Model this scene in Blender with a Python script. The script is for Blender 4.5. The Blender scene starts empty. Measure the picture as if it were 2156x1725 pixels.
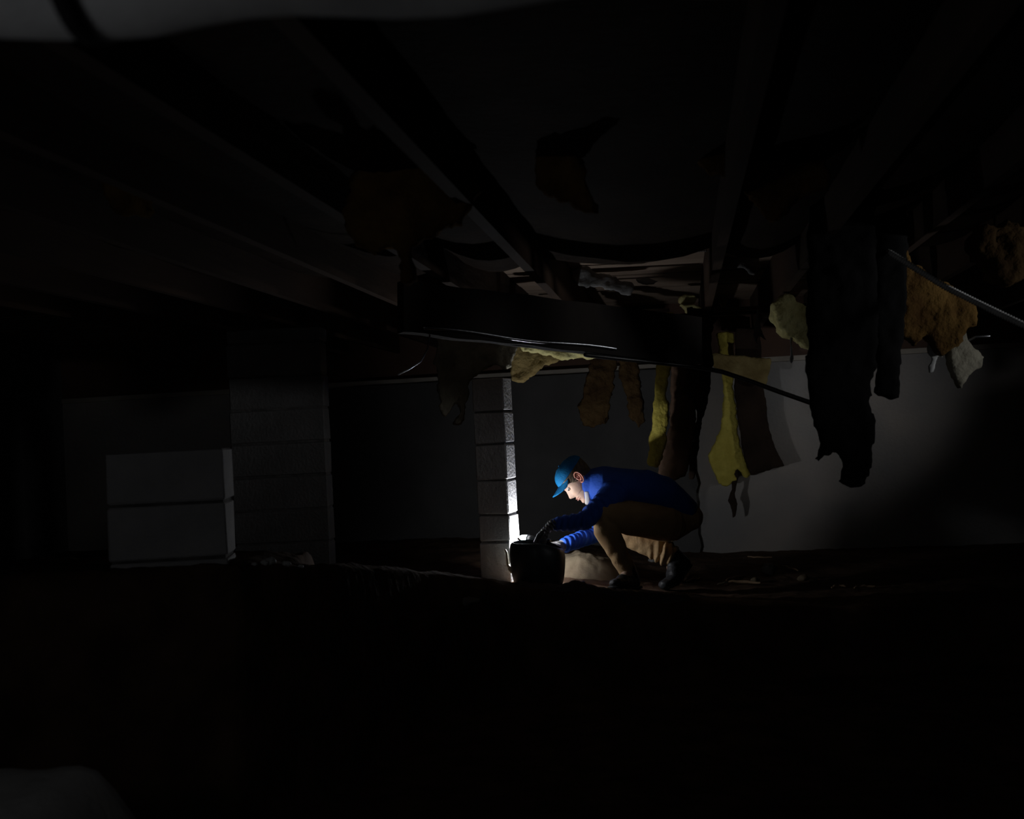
import bpy, bmesh, math, random
import numpy as np
from mathutils import Vector, Matrix, noise

C = bpy.context.scene.collection
SC = bpy.context.scene
random.seed(7)

# ------------------------------------------------------------------ camera
W, H, F = 2156, 1725, 2340.0
CAM = Vector((0, 0, 0.92))
PITCH, ROLL = math.radians(1.32), math.radians(-2.9)
MC = Matrix.Rotation(math.pi / 2 + PITCH, 3, 'X') @ Matrix.Rotation(ROLL, 3, 'Z')
cd = bpy.data.cameras.new('camera')
cd.sensor_width = 36.0
cd.lens = F / W * 36.0
cd.clip_start = 0.05
cd.dof.use_dof = True
cd.dof.focus_distance = 6.5
cd.dof.aperture_fstop = 3.2
cam = bpy.data.objects.new('camera', cd)
cam.matrix_world = Matrix.Translation(CAM) @ MC.to_4x4()
C.objects.link(cam)
SC.camera = cam


def P(px, py, y):
    """the point of the place seen at photo pixel (px, py), y metres ahead"""
    d = MC @ Vector(((px - W / 2) / F, -(py - H / 2) / F, -1.0))
    return CAM + d * (y / d.y)


# ------------------------------------------------------------------ world, lights, exposure
w = bpy.data.worlds.new('world')
SC.world = w
w.use_nodes = True
w.node_tree.nodes['Background'].inputs[0].default_value = (0.9, 0.95, 1.0, 1)
w.node_tree.nodes['Background'].inputs[1].default_value = 0.012
SC.view_settings.view_transform = 'Standard'
SC.view_settings.look = 'None'
SC.view_settings.exposure = 0.0
SC.view_settings.gamma = 1.0
SC.view_settings.use_curve_mapping = False
SC.cycles.max_bounces = 6
SC.cycles.diffuse_bounces = 4
SC.cycles.sample_clamp_indirect = 3.0
SC.cycles.caustics_reflective = False
SC.cycles.caustics_refractive = False
LAMP = 600.0            # strength of the torch's glowing cap

# daylight that leaks in through the access hatch, to the left of and just behind the camera
hl = bpy.data.lights.new('hatch_daylight', 'AREA')
hl.shape = 'RECTANGLE'
hl.size, hl.size_y = 0.35, 0.3
hl.energy = 0.9
hl.color = (0.93, 0.96, 1.0)
ho = bpy.data.objects.new('hatch_daylight', hl)
ho.location = (-1.25, 0.55, 1.05)
ho.rotation_euler = (Vector((0.50, 0.75, 0.05))).to_track_quat('-Z', 'Y').to_euler()
C.objects.link(ho)

# daylight through a foundation vent in the right-hand wall, outside the picture
vl = bpy.data.lights.new('vent_daylight', 'AREA')
vl.shape = 'RECTANGLE'
vl.size, vl.size_y = 0.4, 0.25
vl.energy = 0.85
vl.spread = math.radians(36)
vl.color = (0.95, 0.97, 1.0)
vo = bpy.data.objects.new('vent_daylight', vl)
vo.location = (4.5, 3.1, 1.25)
vo.rotation_euler = (Vector((-2.6, 1.62, 0.30))).to_track_quat('-Z', 'Y').to_euler()
C.objects.link(vo)
# and through the next vent farther back in the same wall
vl2 = vl.copy()
vl2.energy = 0.6
vl2.spread = math.radians(34)
vo2 = bpy.data.objects.new('vent_daylight', vl2)
vo2.location = (4.5, 5.6, 1.3)
vo2.rotation_euler = (Vector((-2.0, 3.2, -0.12))).to_track_quat('-Z', 'Y').to_euler()
C.objects.link(vo2)

# ------------------------------------------------------------------ materials


def lin(c):
    return tuple((x / 12.92 if x <= 0.04045 else ((x + 0.055) / 1.055) ** 2.4) for x in c)


def mat(name, col, col2=None, scale=6.0, rough=0.85, bump=0.0, bscale=30.0, metal=0.0, spec=0.3, detail=6.0,
        lo=0.35, hi=0.65, stretch=None, sheen=0.0, sss=0.0, wave=0.0, wscale=200.0):
    m = bpy.data.materials.new(name)
    m.use_nodes = True
    nt = m.node_tree
    b = nt.nodes['Principled BSDF']
    b.inputs['Roughness'].default_value = rough
    b.inputs['Metallic'].default_value = metal
    b.inputs['Specular IOR Level'].default_value = spec
    if sheen:
        b.inputs['Sheen Weight'].default_value = sheen
    if sss:
        b.inputs['Subsurface Weight'].default_value = sss
        b.inputs['Subsurface Radius'].default_value = (0.012, 0.004, 0.002)
        b.inputs['Subsurface Scale'].default_value = 1.0
    tc = nt.nodes.new('ShaderNodeTexCoord')
    src = tc.outputs['Object']
    if stretch:
        mp = nt.nodes.new('ShaderNodeMapping')
        mp.inputs['Scale'].default_value = stretch
        nt.links.new(src, mp.inputs['Vector'])
        src = mp.outputs['Vector']
    n = nt.nodes.new('ShaderNodeTexNoise')
    n.inputs['Scale'].default_value = scale
    n.inputs['Detail'].default_value = detail
    nt.links.new(src, n.inputs['Vector'])
    r = nt.nodes.new('ShaderNodeValToRGB')
    r.color_ramp.elements[0].position = lo
    r.color_ramp.elements[1].position = hi
    r.color_ramp.elements[0].color = (*col, 1)
    r.color_ramp.elements[1].color = (*(col2 or col), 1)
    nt.links.new(n.outputs['Fac'], r.inputs['Fac'])
    nt.links.new(r.outputs['Color'], b.inputs['Base Color'])
    if bump or wave:
        n2 = nt.nodes.new('ShaderNodeTexNoise')
        n2.inputs['Scale'].default_value = bscale
        n2.inputs['Detail'].default_value = 8
        nt.links.new(src, n2.inputs['Vector'])
        bp = nt.nodes.new('ShaderNodeBump')
        bp.inputs['Strength'].default_value = bump or 0.3
        bp.inputs['Distance'].default_value = 0.01
        nt.links.new(n2.outputs['Fac'], bp.inputs['Height'])
        nt.links.new(bp.outputs['Normal'], b.inputs['Normal'])
    return m


M = {
    'dirt': mat('dirt', (0.16, 0.10, 0.065), (0.08, 0.05, 0.034), 5, 0.95, 0.8, 25, spec=0.1),
    'soil': mat('pale_soil', (0.26, 0.21, 0.14), (0.16, 0.12, 0.08), 4, 0.95, 0.7, 30, spec=0.1),
    'palelump': mat('pale_concrete', (0.72, 0.71, 0.69), (0.6, 0.59, 0.57), 3, 0.9, 0.4, 30, spec=0.1),
    'concrete': mat('concrete', (0.40, 0.36, 0.325), (0.30, 0.29, 0.28), 1.6, 0.9, 0.4, 40, spec=0.2),
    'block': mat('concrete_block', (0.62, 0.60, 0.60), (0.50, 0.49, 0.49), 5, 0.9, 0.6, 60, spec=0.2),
    'shadedblock': mat('shaded_block', (0.24, 0.235, 0.23), (0.18, 0.175, 0.17), 5, 0.9, 0.6, 60, spec=0.1),  # darker copy of the block colour, the broad pier's shade put in
    'mortar': mat('mortar', (0.20, 0.19, 0.18), (0.12, 0.115, 0.11), 12, 0.95, 0.6, 60),
    'tar': mat('tar_coating', (0.105, 0.102, 0.100), (0.075, 0.073, 0.072), 2, 0.8, 0.3, 20),
    'wood': mat('joist_wood', (0.065, 0.038, 0.024), (0.035, 0.02, 0.014), 3, 0.85, 0.3, 20, stretch=(1, 0.15, 1)),
    'plank': mat('plank_wood', (0.33, 0.25, 0.19), (0.22, 0.16, 0.12), 3, 0.85, 0.3, 30, stretch=(0.15, 1, 1)),
    'sill': mat('sill_wood', (0.52, 0.47, 0.40), (0.36, 0.32, 0.27), 3, 0.85, 0.3, 30),
    'girder': mat('girder_wood', (0.022, 0.016, 0.012), (0.014, 0.010, 0.008), 4, 0.8, 0.4, 20),
    'rim': mat('rim_wood', (0.15, 0.085, 0.06), (0.10, 0.06, 0.045), 3, 0.85, 0.3, 20),
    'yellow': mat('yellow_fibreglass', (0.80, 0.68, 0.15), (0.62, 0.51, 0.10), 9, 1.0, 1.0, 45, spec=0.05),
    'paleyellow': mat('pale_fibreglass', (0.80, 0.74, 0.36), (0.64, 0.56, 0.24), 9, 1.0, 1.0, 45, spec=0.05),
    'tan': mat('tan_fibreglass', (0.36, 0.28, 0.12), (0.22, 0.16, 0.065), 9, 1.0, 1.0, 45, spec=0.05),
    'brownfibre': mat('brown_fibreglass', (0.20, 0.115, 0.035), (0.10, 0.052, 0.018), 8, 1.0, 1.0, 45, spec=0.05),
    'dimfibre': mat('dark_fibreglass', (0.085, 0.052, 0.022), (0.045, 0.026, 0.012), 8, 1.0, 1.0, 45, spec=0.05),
    'cable': mat('cable_armour', (0.90, 0.89, 0.87), (0.75, 0.74, 0.72), 20, 0.35, metal=0.0, spec=0.5),
    'greyfibre': mat('grey_fibreglass', (0.42, 0.39, 0.30), (0.24, 0.22, 0.17), 8, 1.0, 1.0, 45, spec=0.05),
    'paper': mat('kraft_paper', (0.17, 0.10, 0.065), (0.11, 0.065, 0.042), 6, 0.8, 0.4, 30, spec=0.2),
    'greypaper': mat('grey_paper', (0.26, 0.255, 0.25), (0.15, 0.148, 0.145), 10, 0.8, 0.5, 30, spec=0.2),
    'darkpaper': mat('dark_paper', (0.040, 0.026, 0.018), (0.022, 0.014, 0.010), 5, 0.85, 0.5, 30, spec=0.1),
    'blackplastic': mat('black_plastic', (0.008, 0.008, 0.008), (0.013, 0.012, 0.012), 4, 0.8, 0.25, 25, spec=0.08),
    'tub': mat('tub_plastic', (0.03, 0.045, 0.05), (0.042, 0.058, 0.064), 5, 0.42, 0.15, 20, spec=0.5),
    'whiteplastic': mat('white_plastic', (0.62, 0.62, 0.60), (0.48, 0.48, 0.46), 20, 0.5, 0.3, 40, spec=0.4),
    'creamplastic': mat('cream_pipe', (0.62, 0.57, 0.44), (0.50, 0.45, 0.34), 20, 0.5, 0.2, 40, spec=0.4),
    'metal': mat('galvanised_metal', (0.62, 0.63, 0.65), (0.42, 0.43, 0.45), 14, 0.32, 0.1, 50, metal=1.0),
    'blackpipe': mat('black_pipe', (0.014, 0.013, 0.013), (0.03, 0.028, 0.026), 8, 0.38, 0.1, 40, spec=0.5),
    'duct': mat('grey_duct_wrap', (0.58, 0.58, 0.58), (0.42, 0.41, 0.41), 2.5, 0.85, 0.4, 12),
    'skin': mat('skin', (0.60, 0.40, 0.30), (0.54, 0.345, 0.255), 14, 0.55, 0.15, 90, spec=0.35, sss=0.12),
    'ear': mat('ear_skin', (0.66, 0.30, 0.21), (0.60, 0.26, 0.18), 20, 0.5, 0.1, 90, spec=0.35, sss=0.3),
    'lip': mat('lip_skin', (0.52, 0.25, 0.20), (0.48, 0.23, 0.18), 20, 0.5),
    'hair': mat('brown_hair', (0.16, 0.11, 0.065), (0.075, 0.05, 0.03), 60, 0.6, 0.8, 140, stretch=(1, 1, 0.25)),
    'eye': mat('eye_dark', (0.03, 0.02, 0.017), None, 5, 0.25),
    'eyewhite': mat('eye_white', (0.55, 0.50, 0.46), None, 5, 0.3),
    'cap': mat('cap_cloth', (0.004, 0.14, 0.335), (0.003, 0.118, 0.30), 30, 0.75, 0.25, 160, spec=0.2),
    'jacket': mat('blue_jacket', (0.024, 0.10, 0.52), (0.018, 0.082, 0.45), 12, 0.72, 0.3, 60, spec=0.25),
    'shirt': mat('white_shirt', (0.66, 0.63, 0.62), (0.58, 0.56, 0.55), 20, 0.8, 0.2, 80),
    'trousers': mat('tan_trousers', (0.56, 0.385, 0.205), (0.48, 0.32, 0.165), 12, 0.85, 0.3, 90, spec=0.15),
    'glove': mat('grey_glove', (0.17, 0.165, 0.165), (0.12, 0.115, 0.115), 25, 0.55, 0.3, 80, spec=0.35),
    'boot': mat('black_boot', (0.040, 0.042, 0.046), (0.026, 0.027, 0.030), 14, 0.45, 0.4, 50, spec=0.4),
    'sole': mat('boot_sole', (0.022, 0.021, 0.02), (0.04, 0.037, 0.034), 20, 0.8, 0.4, 60),
    'stone': mat('pale_stone', (0.30, 0.29, 0.27), (0.20, 0.19, 0.18), 12, 0.9, 0.6, 40),
    'stick': mat('dry_wood', (0.50, 0.34, 0.21), (0.32, 0.21, 0.13), 12, 0.85, 0.4, 50),
    'torch': mat('torch_body', (0.02, 0.02, 0.022), (0.03, 0.03, 0.032), 12, 0.35, spec=0.5),
}
em = bpy.data.materials.new('glowing_lens')
em.use_nodes = True
_b = em.node_tree.nodes['Principled BSDF']
_b.inputs['Base Color'].default_value = (0.9, 0.95, 1, 1)
_b.inputs['Emission Color'].default_value = (0.93, 0.96, 1.0, 1)
_b.inputs['Emission Strength'].default_value = LAMP
M['lens'] = em

# ------------------------------------------------------------------ helpers


def tag(o, label=None, cat=None, group=None, kind=None):
    if label:
        o['label'] = label
    if cat:
        o['category'] = cat
    if group:
        o['group'] = group
    if kind:
        o['kind'] = kind
    return o


def empty(name, loc, label=None, cat=None, group=None, kind=None):
    o = bpy.data.objects.new(name, None)
    o.empty_display_size = 0.1
    o.location = loc
    C.objects.link(o)
    return tag(o, label, cat, group, kind)


def link(name, me, material, parent=None, smooth=True):
    o = bpy.data.objects.new(name, me)
    if material and not me.materials:
        me.materials.append(material)
    C.objects.link(o)
    if smooth and len(me.polygons):
        me.polygons.foreach_set('use_smooth', np.ones(len(me.polygons), dtype=bool))
    if parent is not None:
        o.parent = parent
        o.matrix_parent_inverse = Matrix.Translation(-parent.location)
    return o


def mesh(name, v, f):
    me = bpy.data.meshes.new(name)
    me.from_pydata([tuple(x) for x in v], [], f)
    me.update()
    return me


class MB:
    """collects vertices and faces of one mesh"""

    def __init__(self):
        self.v, self.f = [], []

    def add(self, v, f):
        n = len(self.v)
        self.v += [Vector(x) for x in v]
        self.f += [tuple(i + n for i in q) for q in f]
        return self

    def box(self, c, ax, sz, jit=0.0):
        """box at c, axes ax (three vectors), half sizes sz"""
        v = []
        for i in (-1, 1):
            for j in (-1, 1):
                for k in (-1, 1):
                    p = Vector(c) + ax[0] * (i * sz[0]) + ax[1] * (j * sz[1]) + ax[2] * (k * sz[2])
                    if jit:
                        p += Vector([random.uniform(-jit, jit) for _ in range(3)])
                    v.append(p)
        return self.add(v, [(0, 1, 3, 2), (4, 6, 7, 5), (0, 4, 5, 1), (2, 3, 7, 6), (0, 2, 6, 4), (1, 5, 7, 3)])

    def sweep(self, pts, rad, n=16, up=Vector((0, 1, 0)), cap=True):
        """tube along pts; rad entries are r or (r_along_up, r_other)"""
        pts = [Vector(p) for p in pts]
        rows = []
        k = len(pts)
        sec = []
        for i, p in enumerate(pts):
            t = (pts[min(i + 1, k - 1)] - pts[max(i - 1, 0)]).normalized()
            a = up - t * up.dot(t)
            if a.length < 1e-4:
                a = Vector((1, 0, 0.3)) - t * t.dot(Vector((1, 0, 0.3)))
            a.normalize()
            b = t.cross(a)
            r = rad[i]
            ra, rb = (r if isinstance(r, (tuple, list)) else (r, r))
            sec.append((p, t, a, b, ra, rb))
        if cap:
            p, t, a, b, ra, rb = sec[0]
            pre = [(p - t * min(ra, rb) * math.sin(q), t, a, b, ra * math.cos(q), rb * math.cos(q)) for q in (1.35, 0.95, 0.5)]
            p, t, a, b, ra, rb = sec[-1]
            post = [(p + t * min(ra, rb) * math.sin(q), t, a, b, ra * math.cos(q), rb * math.cos(q)) for q in (0.5, 0.95, 1.35)]
            sec = pre + sec + post
        v = []
        for p, t, a, b, ra, rb in sec:
            for j in range(n):
                q = 2 * math.pi * j / n
                v.append(p + a * (ra * math.cos(q)) + b * (rb * math.sin(q)))
        f = []
        for i in range(len(sec) - 1):
            for j in range(n):
                f.append((i * n + j, i * n + (j + 1) % n, (i + 1) * n + (j + 1) % n, (i + 1) * n + j))
        f.append(tuple(reversed(range(n))))
        f.append(tuple((len(sec) - 1) * n + j for j in range(n)))
        return self.add(v, f)

    def ball(self, c, ax, rr, n=16):
        v, f = [], []
        c = Vector(c)
        for i in range(1, n):
            th = math.pi * i / n
            for j in range(2 * n):
                ph = math.pi * j / n
                v.append(c + ax[0] * (rr[0] * math.sin(th) * math.cos(ph)) + ax[1] * (rr[1] * math.sin(th) * math.sin(ph)) + ax[2] * (rr[2] * math.cos(th)))
        m = 2 * n
        for i in range(n - 2):
            for j in range(m):
                f.append((i * m + j, i * m + (j + 1) % m, (i + 1) * m + (j + 1) % m, (i + 1) * m + j))
        f.append(tuple(reversed(range(m))))
        f.append(tuple((n - 2) * m + j for j in range(m)))
        return self.add(v, f)

    def lathe(self, c, axis, prof, n=32, up=None):
        """profile [(along, radius)] about axis through c"""
        axis = axis.normalized()
        a = axis.orthogonal().normalized()
        b = axis.cross(a)
        v, f = [], []
        for h, r in prof:
            for j in range(n):
                q = 2 * math.pi * j / n
                v.append(Vector(c) + axis * h + a * (max(r, 1e-4) * math.cos(q)) + b * (max(r, 1e-4) * math.sin(q)))
        for i in range(len(prof) - 1):
            for j in range(n):
                f.append((i * n + j, i * n + (j + 1) % n, (i + 1) * n + (j + 1) % n, (i + 1) * n + j))
        f.append(tuple(reversed(range(n))))
        f.append(tuple((len(prof) - 1) * n + j for j in range(n)))
        return self.add(v, f)

    def build(self, name, material, parent=None, smooth=True):
        me = mesh(name, self.v, self.f)
        bm = bmesh.new()
        bm.from_mesh(me)
        bmesh.ops.recalc_face_normals(bm, faces=bm.faces)
        bm.to_mesh(me)
        bm.free()
        return link(name, me, material, parent, smooth)


AX = (Vector((1, 0, 0)), Vector((0, 1, 0)), Vector((0, 0, 1)))


def remeshed(mb, voxel, smooth=4, factor=0.5):
    """union of everything in mb as one closed surface; returns mesh data"""
    me = mesh('tmp', mb.v, mb.f)
    bm = bmesh.new()
    bm.from_mesh(me)
    bmesh.ops.recalc_face_normals(bm, faces=bm.faces)
    bm.to_mesh(me)
    bm.free()
    o = bpy.data.objects.new('tmp', me)
    C.objects.link(o)
    r = o.modifiers.new('r', 'REMESH')
    r.mode = 'VOXEL'
    r.voxel_size = voxel
    if smooth:
        s = o.modifiers.new('s', 'SMOOTH')
        s.iterations = smooth
        s.factor = factor
    dg = bpy.context.evaluated_depsgraph_get()
    out = bpy.data.meshes.new_from_object(o.evaluated_get(dg))
    bpy.data.objects.remove(o)
    bpy.data.meshes.remove(me)
    out.materials.clear()
    return out


def displace(me, fn):
    co = np.empty(len(me.vertices) * 3)
    me.vertices.foreach_get('co', co)
    no = np.empty(len(me.vertices) * 3)
    me.vertices.foreach_get('normal', no)
    co = co.reshape(-1, 3)
    no = no.reshape(-1, 3)
    d = np.array([fn(Vector(c)) for c in co])
    co = co + no * d[:, None]
    me.vertices.foreach_set('co', co.ravel())
    me.update()


def fbm(p, s, o=4):
    return noise.fractal(p * s, 1.0, 2.0, o)


def sstep(a, b, x):
    t = min(1, max(0, (x - a) / (b - a)))
    return t * t * (3 - 2 * t)


# ------------------------------------------------------------------ structure: floor
CREST = 6.03
LOW = -0.42
GX = [-1.9, -1.02, -0.74, -0.45, -0.19, 0.03, 1.26, 1.7]
GC = [3.98, 4.02, 4.6, 5.3, 5.75, 6.03, 6.03, 6.03]          # where the edge of the earth bench runs
GH = [0.52, 0.505, 0.417, 0.28, 0.178, 0.090, -0.06, -0.10]  # how high the edge is
GB = [0.10, 0.10, 0.10, 0.10, 0.10, 0.078, -0.08, -0.10]     # the level ground behind it


def ground(x, y, rough=True):
    c, h, b = (float(np.interp(x, GX, q)) for q in (GC, GH, GB))
    t = sstep(c - 0.22, c - 0.02, y + 0.03 * math.sin(7 * x))
    z = LOW + (h - LOW) * t
    if y >= c - 0.02:
        flat = 0.45 if x < -0.9 else 0.10
        z = b - 0.012 + (h - b + 0.012) * (1 - sstep(c + flat, c + flat + 0.30 + max(0, h - b), y))
    if rough:
        z += 0.012 * fbm(Vector((x, y, 0)), 4.0, 4) + 0.006 * fbm(Vector((x, y, 3)), 17.0, 3)
    return z


xs = np.concatenate([np.linspace(-4.2, -2.0, 34), np.linspace(-1.98, 2.6, 205), np.linspace(2.65, 4.8, 40)])
ys = np.concatenate([np.linspace(-1.6, 3.6, 60), np.linspace(3.63, 7.4, 165), np.linspace(7.43, 10.2, 40)])
v = [(x, y, ground(x, y)) for y in ys for x in xs]
nx = len(xs)
f = [(j * nx + i, j * nx + i + 1, (j + 1) * nx + i + 1, (j + 1) * nx + i) for j in range(len(ys) - 1) for i in range(nx - 1)]
floor = link('floor', mesh('floor', v, f), M['dirt'])
tag(floor, kind='structure')


def wall(name, a, b, z0, z1, th, m):
    """a straight wall from a to b (xy), thickness th away from the room"""
    a, b = Vector((*a, 0)), Vector((*b, 0))
    d = (b - a).normalized()
    nrm = Vector((-d.y, d.x, 0))
    mb = MB()
    mid = (a + b) / 2 + nrm * (th / 2) + Vector((0, 0, (z0 + z1) / 2))
    mb.box(mid, (d, nrm, AX[2]), ((b - a).length / 2, th / 2, (z1 - z0) / 2))
    o = mb.build(name, m, smooth=False)
    return tag(o, kind='structure')


def wy(x):                      # the back wall is a little askew to the view
    return 9.02 - 0.16 * (x - 1.5)


wall_b = wall('wall_back', (-4.0, wy(-4.0)), (4.6, wy(4.6)), -0.6, 1.40, 0.2, M['concrete'])
wall('wall_left', (-4.0, -1.5), (-4.0, wy(-4.0)), -0.6, 2.0, 0.2, M['tar'])
wall('wall_right', (4.6, wy(4.6)), (4.6, -1.5), -0.6, 2.0, 0.2, M['tar'])

# ------------------------------------------------------------------ structure: ceiling of planks on joists
ceil_ = empty('ceiling', (0, 4, 1.92), kind='structure')
mb = MB().box((0.3, 4.3, 1.965), AX, (4.4, 5.9, 0.012))
mb.build('subfloor', M['plank'], ceil_, smooth=False)
pme = None
for k in range(84):
    y = -1.5 + k * 0.14
    o = MB().box((0.3, y, 1.94 + random.uniform(-.003, .003)), AX, (4.3, 0.064, 0.012), 0.002).build('plank', M['plank'], ceil_, smooth=False)
jd = Vector((0.15, 0.988, 0)).normalized()
jn = Vector((jd.y, -jd.x, 0))
for k in range(-7, 13):
    c = Vector((0.54, 5.0, 1.79)) + jn * (k * 0.42)
    # keep the joist inside the room
    t0 = max((-1.4 - c.y) / jd.y, (-3.9 - c.x) / jd.x)
    t1 = min((9.3 - c.y) / jd.y, (4.5 - c.x) / jd.x)
    if k in (0,) or t1 - t0 < 0.5:
        continue
    MB().box(c + jd * ((t0 + t1) / 2), (jd, jn, AX[2]), ((t1 - t0) / 2, 0.021, 0.138), 0.004).build('joist', M['wood'], ceil_, smooth=False)
# dark sagging lining added between the near joists to keep that ceiling dim
for k in range(-7, 12):
    c = Vector((0.54, 5.0, 1.75)) + jn * ((k + .5) * 0.42)
    hw = 0.395 / 2
    if k == -1:
        hw += .21
        c = c + jn * .21
    elif k == 0:
        continue
    t0 = max((-1.4 - c.y) / jd.y, (-3.9 - c.x) / jd.x)
    t1 = min((5.55 - c.y) / jd.y, (4.5 - c.x) / jd.x)
    if t1 - t0 < 0.5:
        continue
    vv, ff = [], []
    for lay in (0, 1):
        for i in range(41):
            for q in range(7):
                a = -1 + 2 * q / 6
                p = c + jd * (t0 + (t1 - t0) * i / 40) + jn * (a * hw)
                p.z += .05 - .05 * (1 - a * a) * (1 + .6 * noise.noise(Vector((p.x * 2, p.y * 2.2, k)))) + .012 * lay + .012 * noise.noise(p * 6)
                vv.append(p)
    for lay in (0, 287):
        for i in range(40):
            for q in range(6):
                a = lay + i * 7 + q
                ff.append((a, a + 1, a + 8, a + 7))
    MB().add(vv, ff).build('shade_lining', M['darkpaper'], ceil_)
for y0, x0_, x1_ in ((6.86, 0.05, 1.0), (7.25, 0.30, 2.1), (7.75, 0.2, 0.85), (7.0, 1.3, 1.95)):
    MB().box(((x0_ + x1_) / 2, y0, 1.642), AX, ((x1_ - x0_) / 2, 0.022, 0.011), 0.002).build('batten', M['wood'], ceil_, smooth=False)
# sill plate and rim joist on top of the back wall
for nm, z0, z1, dy, m in (('sill_plate', 1.40, 1.445, -0.02, 'sill'), ('rim_joist', 1.445, 1.945, 0.06, 'rim')):
    a, b = Vector((-4.1, wy(-4.1) + dy, 0)), Vector((4.7, wy(4.7) + dy, 0))
    d = (b - a).normalized()
    MB().box((a + b) / 2 + Vector((0, 0.06, (z0 + z1) / 2)), (d, Vector((-d.y, d.x, 0)), AX[2]),
             ((b - a).length / 2, 0.06, (z1 - z0) / 2), 0.004).build(nm, M[m], wall_b, smooth=False)

# ------------------------------------------------------------------ dark girder crossing in front
ga, gb = P(850, 699, 5.05), P(1478, 768, 5.75)
gt_a, gt_b = P(850, 589, 5.05), P(1478, 668, 5.75)
gd = (gb - ga)
gdn = Vector((-gd.y, gd.x, 0)).normalized()
gr = empty('girder', (ga + gb) / 2, 'long dark timber girder running slantwise under the joists above the crouching man', 'beam')
for k, off in enumerate((0.0, 0.045)):
    mb = MB()
    N = 30
    vv, ff = [], []
    for i in range(N + 1):
        t = i / N
        lo_, hi_ = ga.lerp(gb, t), gt_a.lerp(gt_b, t)
        s = 0.008 * noise.noise(Vector((t * 9, k, 0)))
        for q in (lo_ + gdn * off, lo_ + gdn * (off + 0.042), hi_ + gdn * (off + 0.042), hi_ + gdn * off):
            vv.append(q + Vector((0, 0, s)))
    for i in range(N):
        for j in range(4):
            ff.append((i * 4 + j, i * 4 + (j + 1) % 4, (i + 1) * 4 + (j + 1) % 4, (i + 1) * 4 + j))
    ff += [(3, 2, 1, 0), (N * 4, N * 4 + 1, N * 4 + 2, N * 4 + 3)]
    mb.add(vv, ff).build('girder_board', M['girder'], gr, smooth=False)

# ------------------------------------------------------------------ concrete block piers


def block_mesh(L, D, Hh, seed):
    """one rough block, its own chipped arrises"""
    random.seed(seed)
    bm = bmesh.new()
    bmesh.ops.create_cube(bm, size=1)
    bmesh.ops.scale(bm, vec=(L, D, Hh), verts=bm.verts)
    bmesh.ops.bevel(bm, geom=bm.edges[:], offset=0.006, segments=1, affect='EDGES')
    for q in bm.verts:
        q.co += Vector([random.uniform(-.0025, .0025) for _ in range(3)])
    me = bpy.data.meshes.new('block')
    bm.to_mesh(me)
    bm.free()
    return me


def pier(name, label, corner, ang, zlist, L, D, group=None, m='block', inset=0.008):
    """corner = near right bottom corner (world), ang = turn about z"""
    c, s = math.cos(ang), math.sin(ang)
    ex, ey = Vector((c, s, 0)), Vector((-s, c, 0))
    mid = corner - ex * (L / 2) + ey * (D / 2)
    root = empty(name, (mid.x, mid.y, zlist[0]), label, 'pier', group)
    for i in range(len(zlist) - 1):
        z0, z1 = zlist[i] + 0.006, zlist[i + 1] - 0.006
        me = block_mesh(L, D, z1 - z0, i * 7 + int(L * 100))
        o = link('concrete_block', me, M[m], None, smooth=False)
        o.parent = root
        o.location = (random.uniform(-.003, .003), random.uniform(-.003, .003), (z0 + z1) / 2 - zlist[0])
        o.rotation_euler.z = ang + random.uniform(-.012, .012)
    z0, z1 = zlist[0], zlist[-1] - 0.01
    MB().box(mid + Vector((0, 0, (z0 + z1) / 2 - mid.z)), (ex, ey, AX[2]), (L / 2 - inset, D / 2 - inset, (z1 - z0) / 2)).build('mortar', M['mortar'], root, smooth=False)
    return root


pc = P(1075, 1150, 6.46)
zc = [0.03] + [P(1080, y, 6.48).z for y in (1140, 1083, 1010, 934, 865, 792)] + [1.46]
zc = sorted(zc)[:-1]
center_pier = pier('block_pier', 'tall slim concrete block pier, brightly lit, beside the black tub', Vector((pc.x, pc.y, 0)), math.radians(-17.0), zc, 0.19, 0.18)
pw = P(697, 1190, 6.78)
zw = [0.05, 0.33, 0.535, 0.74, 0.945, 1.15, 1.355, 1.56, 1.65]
wp = pier('block_pier', 'broad dim block pier standing between the low dark pier and the lit slim pier', Vector((pw.x, pw.y, 0)), math.radians(-1.0), zw, 0.58, 0.19, m='shadedblock')

pl = P(479, 1175, 4.06)
zl = [0.44] + [P(484, y, 4.06).z for y in (1172, 1054, 940)]
lp = pier('block_pier', 'low dark block pier with one thin bright edge, farthest from the crouching man', Vector((pl.x, pl.y, 0)), math.radians(5.0), zl, 0.42, 0.19)

# dark sheet on the back wall; left of the slim pier it paints shade
mb = MB()
vv, ff = [], []
NX, NZ = 90, 30
x0, x1 = P(560, 900, 8.9).x, P(1462, 900, 8.9).x
for layer in (0.0, 0.012):
    for j in range(NZ + 1):
        for i in range(NX + 1):
            x = x0 + (x1 - x0) * i / NX + (0.03 * noise.noise(Vector((j * .4, 5, 0))) if i == NX else 0)
            z = -0.1 + 1.495 * j / NZ
            vv.append(Vector((x, wy(x) - 0.035 - layer - 0.022 * (0.5 + 0.5 * fbm(Vector((x, z, 2)), 2.3, 3)), z)))
n1 = (NX + 1) * (NZ + 1)
for L_ in (0, n1):
    for j in range(NZ):
        for i in range(NX):
            a = L_ + j * (NX + 1) + i
            ff.append((a, a + 1, a + NX + 2, a + NX + 1))
sheet = MB().add(vv, ff).build('dark_wall_sheet', M['tar'])
tag(sheet, 'dark sheet over the back wall behind the man, widened left as added shade', 'sheet')

# ------------------------------------------------------------------ hanging insulation


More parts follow.
